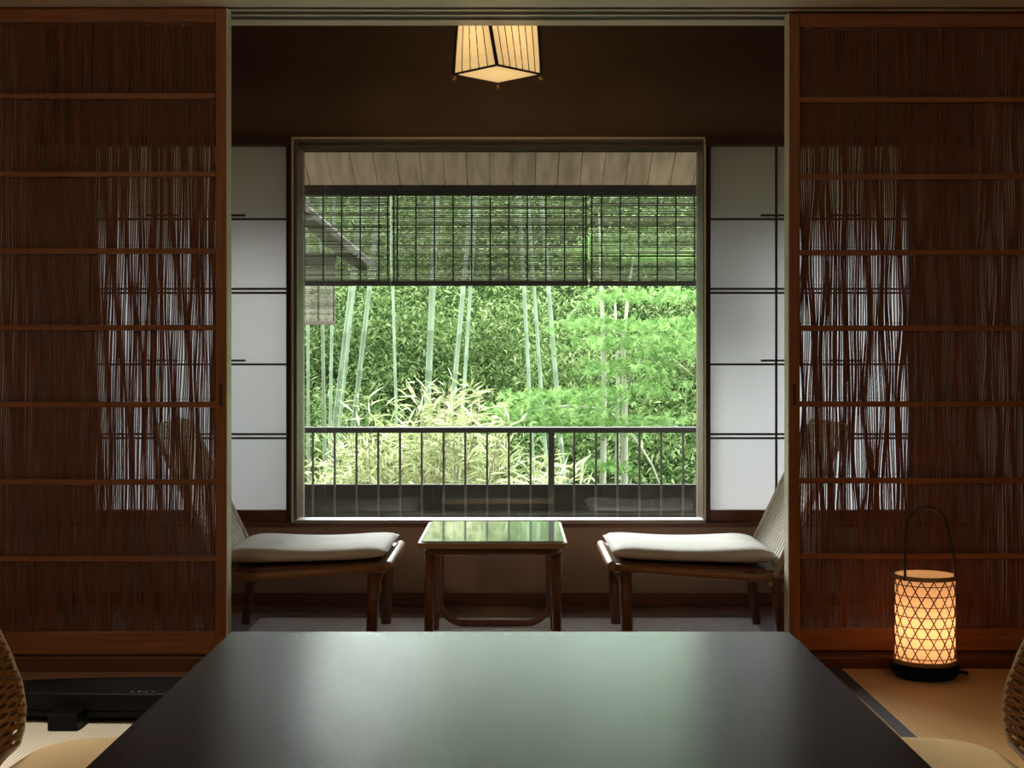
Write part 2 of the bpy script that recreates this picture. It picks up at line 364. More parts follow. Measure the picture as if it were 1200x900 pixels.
struct(MB().box(-3.2, -1.96, 5.6, 5.75, -0.4, 2.2).box(1.91, 3.2, 5.6, 5.75, -0.4, 2.2).build('wall_exterior', M['plaster']))
b = MB()
for i in range(10): b.box(-3.2, 3.2, 5.76+i*0.095, 5.76+i*0.095+0.09, -0.26, -0.22)
struct(b.build('deck', M['deck']))
# rolling garden ground
gx, gy = 40, 40; vs = []; fs = []
for j in range(gy+1):
    for i in range(gx+1):
        X = -16+32*i/gx; Y = 6.8+26*j/gy
        Z = -0.9+0.05*math.sin(X*1.7)*math.cos(Y*1.3)+(0 if Y < 11 else min(5.4, 0.235*(Y-11)**1.3))
        vs.append((X, Y, Z))
for j in range(gy):
    for i in range(gx): fs.append((j*(gx+1)+i, j*(gx+1)+i+1, (j+1)*(gx+1)+i+1, (j+1)*(gx+1)+i))
struct(MB().add(vs, fs).build('ground', M['ground'], smooth=True))
struct(box('ground_under_house', M['ground'], -16, 16, -2.5, 6.8, -1.3, -0.95, bevel=0))

# ------------------------------------------------------------------ railing
R_Y = 6.5
t = thing('deck_railing', (0, R_Y, -0.22), 'dark balcony railing with thin balusters outside the window', 'railing')
zt = PZ(503.5, R_Y)+0.22
box('top_rail', M['rail'], -2.6, 2.6, -0.03, 0.03, zt-0.014, zt+0.012, t, 0.004)
for k in range(-9, 24):
    x = PX(366.8+25.5*k, R_Y)
    if abs(k-11) > 0: MB().box(x-0.0047, x+0.0047, -0.006, 0.006, 0.0, zt-0.014).build('baluster', M['baluster'], t)
x = PX(646, R_Y); box('post', M['rail'], x-0.014, x+0.014, -0.02, 0.02, 0, zt-0.014, t)
b = MB(); pz = PZ(567.5, R_Y+0.04)+0.22
for i in range(26): b.box(-2.6+i*0.2, -2.6+i*0.2+0.2, 0.03, 0.05, 0.0, pz-0.012)
b.box(-2.6, 2.6, 0.022, 0.058, pz-0.012, pz)
b.build('kick_board', M['kick'], t)

# ------------------------------------------------------------------ hanging blinds
def blind(x0, x1, y, z0, z1, label, m=M['slat'], pitch=0.0066, name='bamboo_blind', group='reed blinds under the eave', tx=(), bar=True):
    t = thing(name, ((x0+x1)/2, y, z0), label, 'blind', group); c = (x0+x1)/2; a, d = x0-c, x1-c; H = z1-z0
    s = MB(); z = 0.012; rnd = random.Random(int(abs(x0)*1000))
    while z < H-0.02:
        hh = rnd.uniform(0.0042, 0.0060)*pitch/0.0066; tl = rnd.uniform(-0.0009, 0.0009)
        s.hexa([(a,-0.001,z),(d,-0.001,z+tl),(d,0.0015,z+tl),(a,0.0015,z)], [(a,-0.001,z+hh),(d,-0.001,z+hh+tl),(d,0.0015,z+hh+tl),(a,0.0015,z+hh)])
        z += pitch+rnd.choice((0, 0, 0, 0, 0, 0.0012))
    s.build('slats', m, t)
    th = MB()
    for x in tx: th.box(x-c-0.003, x-c+0.003, -0.004, -0.001, -0.004, H)
    th.build('binding_thread', M['thread'], t)
    box('bottom_bar', M['gutter'] if bar else m, a, d, -0.007, 0.008, -0.008, 0.014, t, 0.002)
    box('head_bar', M['gutter'] if bar else m, a-0.0012, d+0.0012, -0.006, 0.008, H-0.022, H, t, 0.002)
    return t
BY = 6.35; bz0, bz1 = PZ(333, BY), 1.748
tx = [PX(357+21.75*k, BY) for k in range(-45, 60)]
def cut(a, c): return [x for x in tx if a+0.02 < x < c-0.02]+[a+0.012, c-0.012]
xl, xa, xb, xr = -1.75, PX(458, BY), PX(690, BY), 1.75
for (a, c, lb) in ((PX(345, BY), xa-0.0015, 'narrow dark reed blind hanging at the left, in front of the neighbouring eave'),
                   (xa+0.0015, xb-0.0015, 'widest dark reed blind, the middle of the three hanging from the eave'),
                   (xb+0.0015, PX(826, BY), 'dark reed blind hanging at the right end of the eave, above the green maple')):
    blind(a, c, BY, bz0, bz1, lb, tx=cut(a, c))

# ------------------------------------------------------------------ neighbouring wing
NY = 8.2
t = thing('neighbouring_wing', (-2.2, NY+0.7, -0.95), 'shingled eave of a neighbouring building seen through the left blind', 'building')
def L(x, y, z): return (x+2.2, y-NY-0.7, z+0.95)
b = MB()
xe, ze = PX(414, NY), PZ(292, NY); sl = (PZ(243, NY)-ze)/(xe-PX(360, NY))
for k in range(5):                                                   # shingle courses stepping up to the left
    xa_ = xe-k*0.42; xb_ = xe-(k+1)*0.44; o = 0.012*k*0
    za_, zb_ = ze+(xe-xa_)*sl, ze+(xe-xb_)*sl
    b.hexa([L(xb_,NY,zb_-0.03),L(xa_,NY,za_-0.03),L(xa_,NY+1.4,za_-0.03),L(xb_,NY+1.4,zb_-0.03)], [L(xb_,NY,zb_),L(xa_,NY,za_+0.015),L(xa_,NY+1.4,za_+0.015),L(xb_,NY+1.4,zb_)])
b.build('roof', M['shingle'], t)
for k in range(4):
    yy = NY+0.05+k*0.42
    MB().hexa([L(xe-2.0,yy,ze+2.0*sl-0.12),L(xe-0.06,yy,ze+0.06*sl-0.12),L(xe-0.06,yy+0.05,ze+0.06*sl-0.12),L(xe-2.0,yy+0.05,ze+2.0*sl-0.12)],
              [L(xe-2.0,yy,ze+2.0*sl-0.03),L(xe-0.06,yy,ze+0.06*sl-0.03),L(xe-0.06,yy+0.05,ze+0.06*sl-0.03),L(xe-2.0,yy+0.05,ze+2.0*sl-0.03)]).build('rafter', M['kick'], t)
MB().box(*(L(-2.0, 0, 0)[0], L(xe-0.12, 0, 0)[0]), L(0, NY+0.1, 0)[1], L(0, NY+0.18, 0)[1], PZ(305, NY)+0.95, PZ(296, NY)+0.95).build('eave_beam', M['kick'], t)
MB().box(L(-3.0,0,0)[0], L(-1.75,0,0)[0], L(0,NY+0.3,0)[1], L(0,NY+1.4,0)[1], 0, 3.1).build('wall', M['plaster'], t)
x0, x1 = -1.72, PX(393, NY+0.14)
blind(x0, x1, NY+0.14, PZ(379, NY+0.14), PZ(306, NY+0.14), 'beige reed blind under the neighbouring eave at the left window edge', M['slat_far'], 0.010, group=None, tx=[x1-0.01, x1-0.1, x1-0.19, x1-0.28], bar=False)

# ------------------------------------------------------------------ garden plants
def leaf_object(name, cen, dirs, length, width, m, parent=None, star=False, rs=None):
    """one mesh of folded leaves; arrays of centres and directions"""
    rs = rs or np.random.RandomState(1)
    n = len(cen); d = dirs/np.maximum(np.linalg.norm(dirs, axis=1, keepdims=True), 1e-6)
    nrm = rs.normal(size=(n, 3)); nrm[:, 2] = np.abs(nrm[:, 2])+0.5
    s = np.cross(d, nrm); s /= np.maximum(np.linalg.norm(s, axis=1, keepdims=True), 1e-6); u = np.cross(s, d)
    Ln = (length*rs.uniform(0.6, 1.25, n))[:, None]; Wd = (width*rs.uniform(0.7, 1.2, n))[:, None]
    if star:
        pr = [(0, 0)]; prof = []
        for k in range(5):
            a = math.radians(-100+50*k); prof.append((math.cos(a)*(0.5 if k in (0, 4) else 0.62), math.sin(a)*0.55))
            if k < 4:
                a2 = a+math.radians(25); prof.append((math.cos(a2)*0.24, math.sin(a2)*0.24))
        pr += prof
        K = len(pr); V = np.stack([cen+d*Ln*p+s*Ln*q-u*Ln*0.35*(p*p+q*q) for p, q in pr], 1).reshape(-1, 3)
        tri = np.array([(0, k, k+1) for k in range(1, K-1)]); nt_ = len(tri)
        idx = (np.arange(n)[:, None, None]*K+tri[None]).reshape(-1)
        ls = np.arange(0, n*nt_*3, 3); lt = np.full(n*nt_, 3)
    else:
        V = np.stack([cen-d*Ln*0.5, cen+s*Wd*0.5-d*Ln*0.1+u*Wd*0.12, cen+d*Ln*0.5-u*Ln*0.12, cen-s*Wd*0.5-d*Ln*0.1+u*Wd*0.12], 1).reshape(-1, 3)
        idx = np.arange(n*4); ls = np.arange(0, n*4, 4); lt = np.full(n, 4)
    me = bpy.data.meshes.new(name)
    me.vertices.add(len(V)); me.vertices.foreach_set('co', V.astype(np.float32).ravel())
    me.loops.add(len(idx)); me.loops.foreach_set('vertex_index', idx.astype(np.int32))
    me.polygons.add(len(ls)); me.polygons.foreach_set('loop_start', ls.astype(np.int32)); me.polygons.foreach_set('loop_total', lt.astype(np.int32))
    me.update(calc_edges=True); me.materials.append(m)
    o = bpy.data.objects.new(name, me); COL.objects.link(o)
    if parent: o.parent = parent
    return o

rs = np.random.RandomState(11)
# dense leafage of the grove behind everything
def grove(n_cl, per, ylo, yhi, zlo, zhi, xspan, rad, seed):
    r = np.random.RandomState(seed)
    c = np.stack([r.uniform(-xspan, xspan, n_cl), r.uniform(ylo, yhi, n_cl), r.uniform(zlo, zhi, n_cl)], 1)
    P_ = np.repeat(c, per, 0)+r.normal(size=(n_cl*per, 3))*np.array([rad, rad*0.8, rad*0.45])
    D = r.normal(size=P_.shape)*np.array([1, 1, 0.5]); D[:, 2] -= 0.55
    return P_, D
gv = grove(230, 260, 12.5, 15.5, 0.0, 1.0, 4.4, 0.2, 9); gv[0][:, 2] += -0.95+np.minimum(5.4, 0.235*np.maximum(gv[0][:, 1]-11, 0)**1.3)
A = [gv, grove(110, 150, 12.5, 13.4, -0.95, 0.0, 4.0, 0.18, 6), grove(330, 300, 14.5, 17.5, -0.6, 3.3, 5.2, 0.27, 1), grove(150, 300, 12.3, 14.2, -0.9, 2.6, 4.2, 0.21, 2), grove(150, 170, 18, 20, 1.0, 4.0, 6.5, 0.42, 3)]
fo = leaf_object('grove_foliage', np.concatenate([a[0] for a in A]), np.concatenate([a[1] for a in A]), 0.082, 0.023, M['leaf_bg'], rs=rs)
tag(fo, 'dense sunlit green bamboo leafage filling the garden behind the stalks', 'foliage', kind='stuff')

def gz(y): return -0.95 if y < 11 else -0.95+min(5.4, 0.235*(y-11)**1.3)
def culm(px0, py0, px1, py1, wpx, y, label):
    a, b_ = P(px0, py0, y), P(px1, py1, y); d = (b_-a)/(b_.z-a.z)        # per metre of height
    z0 = gz(y)-0.05; base = a+d*(z0-a.z); top = a+d*(4.6-a.z); r = wpx*y/F/2
    pts = []; rad = []; z = 0; H = 4.6-z0; n = 0
    ring = [0.0]
    while ring[-1] < H: ring.append(ring[-1]+0.26+0.02*(n % 3)); n += 1
    for q in ring:
        for dz, k in ((-0.008, 1.0), (0.0, 1.13), (0.008, 0.98)):
            zz = min(H, max(0, q+dz))
            if pts and abs(zz-z) < 1e-4: continue
            z = zz; pts.append(tuple(d*z)); rad.append(r*k*(1-0.22*z/H))
    o = MB().tube(pts, rad, 10).build('bamboo_stalk', M['culm'], smooth=True); o.location = base
    tag(o, label, 'bamboo', 'bamboo stalks in the garden')
G = [(361, 400, 361.5, 560, 4, 10.6, 'bamboo stalk half hidden by the left window jamb'),
 (378, 380, 381, 560, 4.6, 10.0, 'upright bamboo stalk below the beige blind, its left one of two'),
 (389, 380, 386, 560, 4.2, 11.0, 'upright bamboo stalk below the right edge of the beige blind'),
 (411, 337, 383, 570, 5.2, 10.4, 'strongly leaning bamboo stalk crossing the two upright ones below the beige blind'),
 (414, 345, 394, 530, 4.6, 11.4, 'leaning bamboo stalk just right of the most slanted stalk'),
 (433, 338, 406, 567, 6.2, 10.2, 'thick leaning bamboo stalk left of the pale bush'),
 (460.5, 343, 464, 470, 4, 12.0, 'thin greenish bamboo stalk rising above the left part of the pale bush'),
 (507, 337, 500.5, 482, 8.4, 9.9, 'thickest bamboo stalk, standing alone behind the pale bush'),
 (543, 337, 531.5, 463, 6, 10.8, 'slanted bamboo stalk behind the right half of the pale bush'),
 (551, 345, 541, 500, 4.6, 11.6, 'thinner slanted bamboo stalk behind the right half of the pale bush'),
 (614, 337, 620, 453, 5, 11.2, 'bamboo stalk nearest the middle of the window, leftmost of three leaning left'),
 (626, 340, 634, 453, 4.8, 11.6, 'middle one of three bamboo stalks leaning left at mid window'),
 (643, 340, 652, 452, 6, 10.7, 'bamboo stalk left of the maple, rightmost of three leaning left')]
for q in G: culm(*q)

# pale bamboo-grass bushes in front of the grove
def bush(px0, px1, ytop, y, n, label, seed, dep=0.35):
    r = np.random.RandomState(seed); x0, x1 = PX(px0, y), PX(px1, y); zt = PZ(ytop, y)
    t = thing('bamboo_grass_bush', ((x0+x1)/2, y, -0.95), label, 'bush', 'pale bushes behind the railing')
    st = MB(); C = []; D = []
    for i in range(n):
        u = (i+0.5)/n+r.uniform(-0.3, 0.3)/n; xx = (u-0.5)*(x1-x0); hgt = (zt+0.95)*(1-0.28*abs(2*u-1)**2.2)*r.uniform(0.80, 1.02)
        lean = r.uniform(-0.35, 0.35)+0.25*(u-0.5); yy = r.uniform(-dep, dep)
        pts = [Vector((xx*0.8, yy*0.8, 0)), Vector((xx*0.9+lean*0.1, yy, hgt*0.5)), Vector((xx+lean*0.25, yy, hgt*0.8)), Vector((xx+lean*0.45, yy-0.03, hgt))]
        st.tube(pts, [0.007, 0.006, 0.004, 0.002], 5)
        for k in range(95):
            q = r.uniform(0.45, 1.0)
            seg = 0 if q < 0.5 else (1 if q < 0.8 else 2); lo, hi = ((0, .5), (.5, .8), (.8, 1))[seg]
            p = pts[seg].lerp(pts[seg+1], (q-lo)/(hi-lo))
            d = np.array([r.normal(), r.normal()*0.7, r.uniform(-0.25, 0.9)]); d /= np.linalg.norm(d)
            off = d*r.uniform(0.04, 0.17); C.append(np.array(p)+off); D.append(d+r.normal(size=3)*0.35)
    st.build('stems', M['twig'], t)
    leaf_object('leaves', np.array(C), np.array(D), 0.125, 0.015, M['leaf_bush'], t, rs=r)
bush(400, 612, 452, 8.3, 58, 'large pale yellow-green bush of narrow leaves behind the railing', 5)
bush(345, 404, 546, 7.35, 9, 'small pale leafy clump at the left end of the railing', 8, 0.1)
bush(660, 700, 545, 7.4, 7, 'low pale clump behind the railing right of its post', 9, 0.1)

# maple on the right
def trunk_pts(px0, py0, px1, py1, y, bend=0):
    a, b_ = P(px0, py0, y), P(px1, py1, y); return [a, a.lerp(b_, 0.5)+Vector((bend, 0, 0)), b_]
MY = 9.6
t = thing('maple_tree', (PX(724, MY), MY, -0.95), 'bright green maple tree with layered leaves right of the bamboo stalks', 'tree')
off = Vector(t.location)
def part_tube(name, pts, r, m=M['bark']):
    return MB().tube([Vector(p)-off for p in pts], r, 8).build(name, m, t, smooth=True)
bz = lambda px, y: Vector((PX(px, y), y, -0.98))
part_tube('trunk', [bz(705, MY), P(706.5, 567, MY), P(708, 450, MY), P(706, 370, MY), P(702, 250, MY)], [.026, .023, .02, .015, .006])
part_tube('trunk', [bz(731, MY+0.2), P(731.5, 567, MY+.2), P(732, 470, MY+.2), P(730, 400, MY+.2), P(742, 300, MY+.2)], [.032, .028, .022, .016, .006])
part_tube('trunk', [bz(722, MY+0.4), P(723, 567, MY+.4), P(724, 450, MY+.4), P(720, 330, MY+.4)], [.02, .018, .014, .006])
part_tube('branch', [P(733, 440, MY+.2), P(752, 425, MY+.1), P(783, 416, MY), P(812, 440, MY-.1)], [.012, .009, .006, .004])
part_tube('branch', [P(732, 470, MY+.2), P(740, 440, MY), P(746, 420, MY-.2)], [.010, .008, .004])
part_tube('branch', [P(708, 480, MY), P(670, 475, MY-.3), P(620, 482, MY-.5)], [.012, .008, .004])
part_tube('branch', [P(731, 500, MY+.2), P(760, 495, MY-.1), P(795, 500, MY-.3)], [.012, .008, .004])
part_tube('branch', [P(772, 566, MY-.3), P(764, 545, MY-.3), P(752, 525, MY-.2), P(733, 500, MY)], [.008, .008, .007, .006], M['bark'])
r = np.random.RandomState(21); C = []
layers = [(590, 700, 478, 11), (610, 720, 462, 9), (660, 795, 492, 9), (700, 780, 452, 5), (700, 815, 398, 12), (735, 822, 380, 8), (690, 760, 428, 7), (650, 740, 375, 6), (700, 800, 345, 7), (640, 720, 500, 5), (690, 720, 545, 4), (745, 800, 300, 6), (770, 830, 412, 6), (660, 735, 290, 5), (600, 660, 490, 6)]
for (x0, x1, py, k) in layers:
    for i in range(k*3):
        px = r.uniform(x0, x1); y = MY+r.uniform(-0.7, 0.6); c = np.array(P(px, py+r.normal()*3.5, y))
        m_ = 15; pts = c+np.stack([r.normal(size=m_)*0.11, r.normal(size=m_)*0.11, r.normal(size=m_)*0.016], 1); pts[:, 2] -= 0.5*((pts[:, 0]-c[0])**2+(pts[:, 1]-c[1])**2)
        C.append(pts)
C = np.concatenate(C)-np.array(off); D = r.normal(size=C.shape)*np.array([1, 1, .25]); D[:, 2] -= 0.25
leaf_object('leaves', C, D, 0.068, 0.05, M['leaf_maple'], t, star=True, rs=r)

# ------------------------------------------------------------------ sunroom rug
o = box('rug', M['rug'], -0.957, 0.90, 4.80, 5.39, 0.0, 0.010, bevel=0.003)
tag(o, 'pale woven rug on the sunroom floor under the small table', 'rug')
MB().box(-0.957, 0.90, 5.39, 5.402, 0, 0.0098).build('rug_binding', M['rug_edge'], o)

# ------------------------------------------------------------------ lounge chairs (facing +X in local space)
def lounge_chair(loc, rz, label):
    t = thing('lounge_chair', loc, label, 'chair', 'low lounge chairs facing across the small table', rz)
    # local x: front rail at 0, back towards -x ; y: +-0.30
    W = 0.275; z0 = 0.01
    MB().tube([(0, -W-0.03, 0.288), (0, -W+0.0, 0.291), (0, W, 0.291), (0, W+0.03, 0.288)], [0.014, 0.0165, 0.0165, 0.014], 12).build('front_rail', M['chair_rail'], t, smooth=True)
    for s in (-1, 1):
        y = s*(W-0.0)
        MB().tube([(-0.008, y, 0.283), (-0.2, y, 0.270), (-0.45, y, 0.252), (-0.60, y, 0.245)], 0.0155, 10, flat=0.8).build('side_rail', M['chair_rail'], t, smooth=True)
        MB().tube([(-0.055, y, z0-0.01), (-0.05, y, 0.15), (-0.046, y, 0.265)], [0.019, 0.0215, 0.021], 12).build('leg', M['chair_wood'], t, smooth=True)
        MB().tube([(-0.575, y*0.96, z0-0.01), (-0.56, y*0.97, 0.12), (-0.545, y, 0.245)], [0.015, 0.018, 0.018], 12).build('leg', M['chair_wood'], t, smooth=True)
        MB().tube([(-0.05, y*0.99, 0.20), (-0.012, y*0.8, 0.28)], 0.008, 8).build('brace', M['chair_rail'], t, smooth=True)
    MB().tube([(-0.58, -W, 0.246), (-0.58, W, 0.246)], 0.013, 10).build('rear_rail', M['chair_rail'], t, smooth=True)
    sw = MB()
    for i in range(27):
        x = -0.014-i*0.0205; z = 0.300-0.026*(-x/0.56)
        sw.hexa([(x-0.0195, -W+0.006, z-0.009), (x, -W+0.006, z-0.008), (x, W-0.006, z-0.008), (x-0.0195, W-0.006, z-0.009)],
                [(x-0.0195, -W+0.006, z-0.001), (x, -W+0.006, z), (x, W-0.006, z), (x-0.0195, W-0.006, z-0.001)])
    sw.build('seat_webbing', M['chair_wood'], t)
    # cushion: rounded slab with a dip
    nx, ny = 26, 18; vs = []; fs = []
    def sh(u): return (1-abs(2*u-1)**7)
    for side in (0, 1):
        for j in range(ny+1):
            for i in range(nx+1):
                u, v = i/nx, j/ny; e = (max(0, sh(u))*max(0, sh(v)))**0.5
                x = -0.005-0.555*u; y = -0.262+0.524*v
                zb = 0.301-0.018*u; top = 0.356-0.010*u-0.013*math.sin(PI*min(1, u*1.15))
                mid = (zb+top)/2
                vs.append((x, y, mid+(top-mid)*e if side else mid+(zb-mid)*e))
    n1 = (nx+1)*(ny+1)
    for j in range(ny):
        for i in range(nx):
            a = j*(nx+1)+i; q = (a, a+1, a+nx+2, a+nx+1)
            fs.append(q); fs.append(tuple(n1+k for k in reversed(q)))
    cu = MB().add(vs, fs).build('seat_cushion', M['cream'], t, smooth=True)
    w_ = cu.modifiers.new('weld', 'WELD'); w_.merge_threshold = 0.0005
    # backrest leaning 25 degrees
    bx, bz, dx, dz = -0.565, 0.30, -0.215, 0.45
    def Q(y, v, o=0): return (bx+dx*v-o*dz, y, bz+dz*v+o*dx)
    fr = MB(); loop = [Q(-W, -0.17), Q(-W, 0.95), Q(-W+0.012, 0.99), Q(-W+0.03, 1.0), Q(W-0.03, 1.0), Q(W-0.012, 0.99), Q(W, 0.95), Q(W, -0.17)]
    fr.tube(loop, 0.0115, 10); fr.build('back_frame', M['cord'], t, smooth=True)
    cd = MB(); n = 14; pw = (2*W-0.03)/n
    for i in range(n):
        y = -W+0.015+pw*(i+0.5); hb = pw*0.36
        cd.hexa([Q(y-hb, -0.05, -0.0018), Q(y+hb, -0.05, -0.0018), Q(y+hb, -0.05, 0.0018), Q(y-hb, -0.05, 0.0018)],
                [Q(y-hb, 0.99, -0.0018), Q(y+hb, 0.99, -0.0018), Q(y+hb, 0.99, 0.0018), Q(y-hb, 0.99, 0.0018)])
    for k in range(7):
        v = 0.0+k*0.16; cd.tube([Q(-W, v, 0.006), Q(W, v, 0.006)], 0.0035, 5)
    cd.build('back_weave', M['cord'], t)
    return t
lounge_chair((-0.415, 4.99, 0.0102), 0, 'low lounge chair with cream cushion left of the small table')
lounge_chair((0.327, 4.99, 0.0102), PI, 'low lounge chair with cream cushion right of the small table')

# ------------------------------------------------------------------ small table
TX, TY = -0.066, 4.94
t = thing('side_table', (TX, TY, 0.0105), 'small wooden table with glossy pale green top between the two lounge chairs', 'table')
def rr(hx, hy, c, n=5):
    out = []
    for sx, sy, a0 in ((1, 1, 0), (-1, 1, 90), (-1, -1, 180), (1, -1, 270)):
        for k in range(n+1):
            a = math.radians(a0+90*k/n); out.append((sx*(hx-c)+c*math.cos(a), sy*(hy-c)+c*math.sin(a)))
    return out
th = PZ(635, 4.62)-0.01
MB().prism(rr(0.245, 0.32, 0.02), th-0.024, th-0.004).build('table_top_edge', M['table_edge'], t, bevel=0.004)
MB().prism(rr(0.234, 0.309, 0.018), th-0.004, th).build('table_top', M['glass_top'], t, bevel=0.0015)
ap = [(p[0], p[1], th-0.036) for p in rr(0.215, 0.285, 0.05, 7)]
MB().tube(ap, 0.0125, 8, closed=True, up=(0, 0, 1)).build('apron', M['chair_wood'], t, smooth=True)
for sx in (-1, 1):
    MB().tube([(sx*0.212, -0.23, 0), (sx*0.212, -0.23, th-0.03)], [0.0155, 0.0165], 12).build('leg', M['chair_wood'], t, smooth=True)
    MB().tube([(sx*0.216, 0.20, 0), (sx*0.203, 0.20, th-0.03)], [0.0145, 0.0155], 12).build('leg', M['chair_wood'], t, smooth=True)
u = []
for (cx, a0, a1) in ((-0.115, 180, 270), (0.115, 270, 360)):
    for k in range(9):
        a = math.radians(a0+(a1-a0)*k/8); u.append((cx+0.085*math.cos(a), 0.255, 0.098+0.085*math.sin(a)))
u = [(-0.192, 0.245, th-0.03), (-0.198, 0.25, 0.2)]+u+[(0.198, 0.25, 0.2), (0.192, 0.245, th-0.03)]
MB().tube(u, 0.012, 10, up=(0, 1, 0)).build('bent_stretcher', M['chair_wood'], t, smooth=True)

# ------------------------------------------------------------------ pendant lamp of the sunroom
LX, LY, LZ = PX(583, 5.03), 5.03, PZ(87, 5.03)
t = thing('pendant_lamp', (LX, LY, LZ), 'square paper pendant lamp with dark slats hanging from the sunroom ceiling', 'lamp')
def corner(k, v):                       # v 0 bottom .. 1 top ; four corners, the first towards the room
    R_ = 0.154-0.014*v; a = math.radians(-90+90*k-20*v); return Vector((R_*math.cos(a), R_*math.sin(a), 0.30*v))
pm = MB(); nv = 6
for k in range(4):
    vs = []; fs = []
    for j in range(nv+1):
        a, b_ = corner(k, j/nv), corner((k+1) % 4, j/nv); vs += [a, b_]
    for j in range(nv): fs.append((2*j, 2*j+1, 2*j+3, 2*j+2))
    pm.add(vs, fs)
pm.add([corner(k, 0) for k in range(4)]+[Vector((0, 0, 0.004))], [(1, 0, 4), (2, 1, 4), (3, 2, 4), (0, 3, 4)])
pm.build('lamp_shade', M['pendant_paper'], t)
fr = MB()
for k in range(4):
    fr.tube([corner(k, j/nv)*1.0 for j in range(nv+1)], 0.0065, 6)
    for v in (0.0, 1.0): fr.tube([corner(k, v), corner((k+1) % 4, v)], 0.004, 6)
fr.build('lamp_frame', M['lamp_slat'], t)
for k in range(4):
    sl_ = MB(); ns = 6 if k % 2 == 0 else 4
    for i in range(ns):
        q = (i+1)/(ns+1); nrm = Vector((math.cos(math.radians(-45+90*k)), math.sin(math.radians(-45+90*k)), 0))*0.002
        sl_.tube([corner(k, j/nv).lerp(corner((k+1) % 4, j/nv), q)+nrm for j in range(nv+1)], 0.0021, 4)
    sl_.build('slats', M['lamp_slat'], t)
for k in range(1, 4):
    c = corner(k, 0); MB().lathe([(0.0, -0.022), (0.006, -0.02), (0.0085, -0.014), (0.006, -0.007), (0.002, -0.004), (0.0, 0.0)], (c.x, c.y, 0), 12).build('finial', M['brass'], t, smooth=True)
MB().tube([(0, 0, 0.3), (0, 0, 2.4-LZ)], 0.004, 8).build('cord', M['iron'], t)
MB().lathe([(0.05, 2.375-LZ), (0.05, 2.4-LZ)]).build('ceiling_rose', M['lamp_slat'], t)
MB().tube([corner(0, 1), (0, 0, 0.3), corner(2, 1)], 0.004, 6).tube([corner(1, 1), (0, 0, 0.3), corner(3, 1)], 0.004, 6).build('hanger', M['iron'], t)
pl = bpy.data.lights.new('pendant_bulb', 'POINT'); pl.energy = 0.42; pl.color = (1, 0.76, 0.48); pl.shadow_soft_size = 0.04
po = bpy.data.objects.new('pendant_bulb', pl); COL.objects.link(po); po.location = (0, 0, 0.14); po.parent = t

# ------------------------------------------------------------------ big lacquer table
t = thing('dining_table', (PX(598, 3), 2.2, 0), 'large low black lacquered table in the foreground', 'table')
TH = 0.40; hw = 655*2.995/F/2
box('table_top', M['lacquer'], -hw, hw, -0.85, 2.995-2.2, TH-0.035, TH, t, 0.003)
box('apron', M['black'], -hw+0.05, hw-0.05, -0.78, 0.72, TH-0.09, TH-0.035, t)
for sx in (-1, 1):
    for yy in (-0.74, 0.68): box('leg', M['black'], sx*(hw-0.08)-0.03, sx*(hw-0.08)+0.03, yy-0.03, yy+0.03, 0, TH-0.035, t, 0.004)

# ------------------------------------------------------------------ tatami
def tatami(x0, x1, y0, y1, m, label, left_edge=True):
    t = thing('tatami_mat', ((x0+x1)/2, (y0+y1)/2, 0), label, 'tatami mat', None); a, c = (x1-x0)/2, (y1-y0)/2
    box('mat', m, -a, a, -c, c, 0.0, 0.012, t, 0.001)
    for s in (-1, 1): MB().box(min(s*a, s*(a-0.036)), max(s*a, s*(a-0.036)), -c, c, 0.0115, 0.0135).build('edging', M['tatami_edge'], t)
tatami(0.995, 1.955, 2.65, 4.462, M['tatami'], 'straw tatami mat with dark edging under the glowing lantern')
# tatami on the left, the bright light on it put into its colour
o = box('tatami_lit_left', M['tatami_lit'], -1.95, -0.70, 2.3, 4.05, 0.0, 0.012, bevel=0.002)
tag(o, 'tatami with bright light put into its colour, under the low black stand at the left', 'mat')

# ------------------------------------------------------------------ low black stand on the left
SZ = 0.012
t = thing('low_stand', (-0.98, 3.8, SZ), 'low black lacquered stand with bowed front on the brightened tatami at the left', 'stand')
front = []
def outline(gr):
    out = []
    for k in range(25):
        u = k/24; x = -0.40+0.80*u; out.append((x+(-gr if k == 0 else gr if k == 24 else 0), -0.005-0.037*math.sin(PI*(0.12+0.76*u))-gr))
    for k in range(13): u = 1-k/12; x = -0.40+0.80*u; out.append((x, 0.11+0.06*math.sin(PI*u)**0.6+gr))
    return out
MB().prism(outline(0), 0.034, 0.083).build('top_board', M['black'], t, bevel=0.008, segs=3)
MB().prism([(x*0.94, y*0.9) for x, y in outline(0)], 0.018, 0.034).build('apron', M['black'], t)
for lx, ly in ((-0.19, -0.07), (0.19, -0.07), (-0.19, 0.1), (0.19, 0.1)):
    box('leg', M['black'], lx-0.039, lx+0.039, ly-0.042, ly+0.042, 0, 0.046, t, 0.004)
for k in range(4):
    p = P(155+8.3*k, 816.5, 3.777); MB().lathe([(0.0035, 0.0), (0.0035, 0.0015), (0.0, 0.002)], (p.x+0.98, 3.777-3.8, 0.0828), 10).build('inlay_dot', M['pale_wood'], t)

